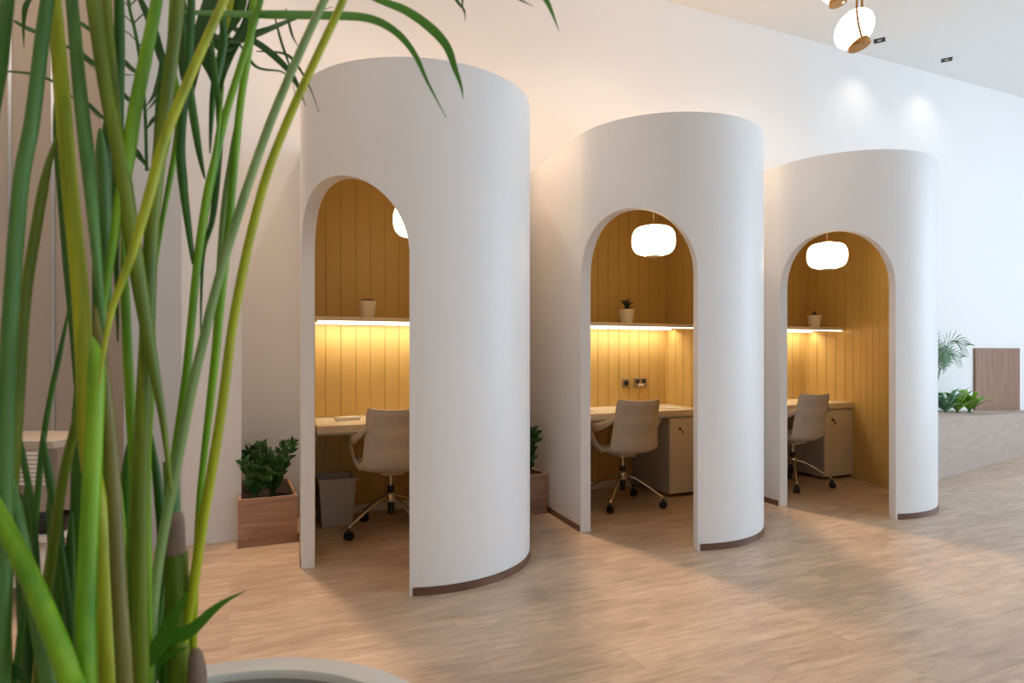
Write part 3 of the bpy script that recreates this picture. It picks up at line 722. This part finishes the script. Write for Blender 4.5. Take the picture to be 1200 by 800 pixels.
STALKS = [  # colour, depth, width in px, points
 ('d', .82, 17, [(14, -40), (9, 0), (2, 60), (-6, 130), (-16, 220)]),
 ('t', .80, 19, [(62, -40), (52, 25), (38, 140), (24, 220), (12, 380), (6, 520), (2, 700), (0, 840)]),
 ('y', .86, 21, [(58, -40), (64, 10), (72, 100), (81, 210), (93, 330), (99, 420), (103, 520), (118, 620), (122, 720), (130, 840)]),
 ('g', .78, 23, [(108, 395), (113, 430), (110, 520), (105, 620), (101, 720), (101, 840)]),
 ('t', .84, 17, [(80, -40), (86, 20), (94, 110), (104, 200), (115, 320), (123, 400)]),
 ('b', .80, 17, [(112, 360), (119, 420), (128, 500), (134, 580), (139, 680), (147, 840)]),
 ('o', .90, 19, [(104, -40), (112, 20), (124, 100), (140, 180), (152, 260), (166, 350), (180, 430), (192, 500), (201, 580)]),
 ('o', .98, 12, [(122, -40), (127, 30), (135, 110), (143, 190)]),
 ('d', 1.0, 13, [(139, -40), (140, 60), (138, 160), (136, 260), (138, 400)]),
 ('g', .86, 17, [(190, -40), (182, 10), (170, 70), (158, 130), (148, 195), (136, 265), (126, 330), (116, 420)]),
 ('y', .80, 13, [(285, -45), (263, 0), (240, 50), (214, 110), (192, 165), (176, 225), (154, 300), (132, 360), (122, 410), (116, 455)]),
 ('o', .92, 17, [(214, -40), (206, 30), (196, 110), (186, 190), (177, 280), (172, 400), (167, 500), (164, 620), (166, 840)]),
 ('g', .96, 9, [(203, 40), (198, 150), (183, 220), (176, 320), (178, 430), (172, 560), (175, 840)]),
 ('g', 1.02, 12, [(143, 270), (146, 330), (149, 400), (153, 480), (158, 570), (154, 650), (150, 840)]),
 ('d', 1.0, 11, [(225, -40), (222, 60), (212, 160), (215, 220), (224, 290), (226, 310)]),
 ('d', 1.05, 10, [(205, -40), (219, 80), (232, 170), (240, 210)]),
 ('g', 1.02, 10, [(262, 100), (252, 180), (242, 230), (232, 300), (224, 380), (217, 450), (207, 520), (196, 600), (180, 700), (178, 840)]),
 ('p', .98, 11, [(402, -45), (380, 0), (352, 60), (322, 130), (298, 195), (270, 280), (250, 350), (238, 400), (226, 450), (213, 515), (200, 580), (186, 660), (178, 740), (176, 840)]),
 ('y', 1.0, 11, [(418, -45), (402, 0), (372, 65), (342, 130), (316, 195), (300, 250), (286, 310), (272, 385), (261, 470), (250, 540), (238, 610), (226, 690), (212, 770), (205, 840)]),
 ('g', 1.05, 10, [(300, -40), (294, 40), (282, 120), (274, 200), (268, 270), (260, 340), (252, 420), (243, 500), (234, 580), (230, 640), (229, 700), (226, 760)]),
 ('p', 1.08, 10, [(284, 110), (273, 180), (264, 240), (258, 320), (250, 420), (238, 520)]),
 ('g', 1.02, 9, [(315, -40), (300, 20), (281, 80), (263, 140), (249, 205), (240, 260), (231, 330), (220, 410)]),
 ('d', 1.04, 8, [(246, 30), (252, 90), (258, 150), (250, 250), (238, 300), (235, 400)]),
 ('g', .74, 26, [(-20, 570), (2, 610), (30, 665), (58, 730), (80, 790), (95, 860)]),
 ('t', .80, 18, [(-10, 480), (2, 540), (16, 590), (34, 680), (50, 760), (62, 850)]),
 ('o', .84, 14, [(70, 150), (55, 200), (42, 270), (30, 350), (24, 430), (19, 500), (12, 600), (6, 700), (4, 840)]),
 ('d', .98, 8, [(20, 495), (28, 540), (38, 600), (44, 680), (50, 780), (60, 850)]),
 ('d', 1.05, 7, [(85, 340), (72, 405), (60, 460), (50, 520), (44, 580), (36, 660), (22, 760), (18, 850)]),
 ('d', 1.02, 10, [(50, 505), (56, 550), (66, 610), (76, 680), (84, 760), (88, 850)]),
 ('o', .96, 12, [(104, 440), (88, 500), (74, 560), (62, 640), (52, 720), (42, 850)]),
 ('d', .9, 14, [(4, 640), (6, 740), (10, 850)]),
 ('g', .94, 15, [(117, 560), (120, 640), (126, 720), (136, 850)]),
 ('d', 1.04, 14, [(84, 600), (82, 690), (90, 780), (96, 860)]),
 ('d', 1.06, 12, [(176, 500), (186, 580), (190, 660), (180, 760), (176, 850)]),
 ('y', 1.02, 9, [(232, 600), (229, 680), (226, 760), (220, 840)]),
 ('d', 1.1, 18, [(126, 130), (122, 240), (116, 360), (112, 480)]),
 ('d', 1.1, 12, [(190, 60), (186, 160), (180, 260), (170, 330)]),
 ('g', 1.1, 8, [(205, -40), (200, 60), (210, 140), (190, 260), (176, 360)]),
 ('d', 1.08, 10, [(250, -40), (262, 40), (250, 110), (246, 180)]),
 ('d', 1.12, 20, [(60, 560), (66, 640), (72, 740), (76, 850)]),
 ('d', 1.14, 22, [(92, 430), (94, 560), (90, 700), (88, 850)]),
 ('o', 1.10, 18, [(126, 440), (122, 560), (114, 680), (112, 850)]),
 ('d', 1.16, 20, [(150, 520), (146, 620), (140, 720), (138, 850)]),
 ('g', 1.12, 14, [(140, 560), (142, 660), (148, 760), (152, 850)]),
 ('d', 1.12, 22, [(34, 560), (30, 660), (34, 760), (40, 850)]),
 ('d', 1.14, 16, [(184, 640), (190, 720), (196, 850)]),
 ('t', 1.06, 15, [(117, 150), (121, 220), (124, 300), (130, 380)]),
 ('d', 1.16, 12, [(64, 120), (74, 240), (84, 360), (90, 480)]),
 ('y', 1.12, 8, [(278, -40), (268, 20), (262, 80), (254, 140)]),
]
rnd = random.Random(7)
for c, z, wd, pts in STALKS:
    dz = .06 if z < .9 else -.03
    n = len(pts); P3d = [P(x, y, z+dz*(1-i/(n-1))) for i, (x, y) in enumerate(pts)]
    if pts[-1][1] >= 800:       # root it in the soil
        last = P3d[-1]; r = Vector((last.x-potc.x, last.y-potc.y)); r = r*min(1, .24/max(r.length, 1e-3))
        P3d.append(Vector((potc.x+r.x, potc.y+r.y, .49)))
    path = smooth_path(P3d, 6); m = len(path); R = wd*z/F/2
    rr = [R*(.76+.36*i/(m-1)) for i in range(m)]
    if pts[-1][1] < 800: rr = [q*min(1, .12+.88*(1-i/(m-1))/.45) for i, q in enumerate(rr)]
    if pts[0][1] > 0 and pts[0][0] > 5: rr = [q*min(1, .2+.8*(i/(m-1))/.15) for i, q in enumerate(rr)]
    g = G().sweep([toL(q) for q in path], rr, n=12); g.build('stalk', PM[c], palm, 60)
# sheathed trunks low down
for z, wd, pts, mm in ((1.0, 24, [(203, 596), (205, 650)], M['sheath']), (1.0, 27, [(206, 648), (208, 700), (209, 760), (212, 840)], PM['o']), (.98, 22, [(229, 760), (231, 800), (232, 850)], M['sheath']), (1.0, 17, [(200, 540), (202, 600)], PM['t'])):
    P3d = [P(x, y, z) for x, y in pts]
    if pts[-1][1] > 800: P3d.append(Vector((P3d[-1].x*.8+potc.x*.2, P3d[-1].y*.8+potc.y*.2, .49)))
    path = smooth_path(P3d, 6); m = len(path); R = wd*z/F/2
    G().sweep([toL(q) for q in path], [R*(.35+.65*min(1, (4*i/(m-1))**.6)) if mm is M['sheath'] else R for i in range(m)], n=14).build('trunk', mm, palm, 60)
# leaflets: points, widths px, depth
LEAVES = [
 (0, 1.0, 15, [(215, 14), (260, 16), (320, 17), (380, 18), (430, 21), (462, 36), (485, 62), (502, 98), (523, 138)]),
 (0, 1.08, 13, [(410, -18), (440, -2), (475, 12), (505, 33), (524, 55), (533, 80), (540, 100), (543, 116)]),
 (0, .98, 8, [(622, -40), (634, -12), (645, 10), (655, 36)]),
 (1, 1.2, 4, [(520, -30), (535, 0), (544, 12), (545, 24)]),
 (1, 1.2, 3, [(546, -20), (542, 0), (543, 14)]),
 (1, 1.0, 5, [(590, -20), (606, -3), (624, 7)]),
 (1, 1.15, 9, [(240, 10), (285, 40), (315, 60), (340, 85), (352, 108), (358, 124)]),
 (1, 1.2, 4, [(300, 60), (330, 62), (345, 72), (362, 100), (374, 132)]),
 (1, 1.2, 4, [(280, 50), (300, 78), (330, 84), (342, 96)]),
 (1, 1.2, 3, [(322, 20), (330, 50), (340, 80), (346, 112)]),
 (1, 1.2, 3, [(335, 10), (342, 40), (350, 55)]),
 (1, 1.1, 12, [(245, 40), (275, 48), (310, 36), (350, 20), (390, 8)]),
 (1, 1.1, 26, [(262, -30), (250, 0), (238, 40), (232, 70), (224, 120)]),
 (1, 1.1, 20, [(285, -30), (278, 10), (262, 40), (240, 60)]),
 (1, 1.1, 16, [(225, 30), (238, 60), (252, 95), (262, 150)]),
 (1, 1.05, 15, [(210, -30), (214, 40), (216, 90), (226, 140)]),
 (1, 1.1, 14, [(300, -20), (290, 25), (270, 62), (256, 110), (256, 170)]),
 (1, 1.1, 10, [(160, -10), (178, 30), (190, 70), (204, 110), (208, 150)]),
 (1, 1.1, 12, [(236, 20), (262, 58), (285, 42), (318, 30)]),
 (1, 1.1, 9, [(60, -20), (34, 0), (28, 22), (28, 56)]),
 (1, 1.15, 6, [(16, 24), (34, 34), (60, 44), (90, 62), (112, 82)]),
 (1, 1.15, 4, [(-5, 84), (16, 84), (44, 88), (66, 98), (90, 118), (118, 140)]),
 (1, 1.15, 5, [(90, 24), (104, 34), (120, 50)]),
 (1, 1.15, 6, [(92, 58), (112, 76), (136, 86), (162, 88)]),
 (1, 1.15, 5, [(98, 116), (116, 134), (132, 146)]),
 (1, 1.15, 6, [(140, 66), (156, 82), (172, 92)]),
 (1, 1.15, 5, [(140, 104), (152, 118), (166, 128)]),
 (1, 1.15, 7, [(156, 172), (164, 184), (176, 200)]),
 (1, 1.15, 7, [(190, 76), (182, 108), (170, 126)]),
 (1, 1.15, 5, [(192, 104), (182, 118), (172, 130)]),
 (1, 1.15, 7, [(188, 132), (178, 142), (172, 152)]),
 (0, .96, 17, [(160, 800), (176, 765), (200, 748), (224, 738), (248, 716), (266, 703), (288, 692)]),
 (0, .95, 20, [(172, 780), (190, 750), (208, 715), (222, 690)]),
 (1, .85, 15, [(-10, 778), (8, 784), (24, 792), (34, 806)]),
 (0, .98, 10, [(176, 830), (184, 780), (202, 766), (220, 758)]),
]
vd = Vector((SY, CY, 0))
for dk, z, wd, pts in LEAVES:
    path = smooth_path([P(x, y, z) for x, y in pts], 6); m = len(path); R = wd*z/F/2
    rx = [max(.0006, R*min(1, .45+i/(m-1)*2.2, (1-i/(m-1))/.55)) for i in range(m)]
    ry = [max(.0004, r*.10) for r in rx]
    # a slight twist away from the lens gives the blades a lit upper face
    G().sweep([toL(q) for q in path], rx, ry, 10, ref=(vd+Vector((0, 0, -.45))).normalized()).build('leaflet', MLD if dk else ML, palm, 60)
# bare twiggy rachis at the top
g = G(); pth = smooth_path([P(148, -20, 1.15), P(152, 10, 1.15), P(158, 35, 1.15), (P(164, 70, 1.15)), P(170, 130, 1.15), P(172, 200, 1.15)], 6)
g.sweep([toL(q) for q in pth], .003, n=8)
for x, y, sg in ((151, 8, 1), (151, 8, -1), (156, 28, 1), (156, 28, -1), (162, 55, 1), (162, 50, -1)):
    g.sweep([toL(P(x, y, 1.15)), toL(P(x+sg*10, y-10, 1.15)), toL(P(x+sg*16, y-14, 1.15))], .0012, n=6)
g.build('twig', PM['d'], palm, 60)
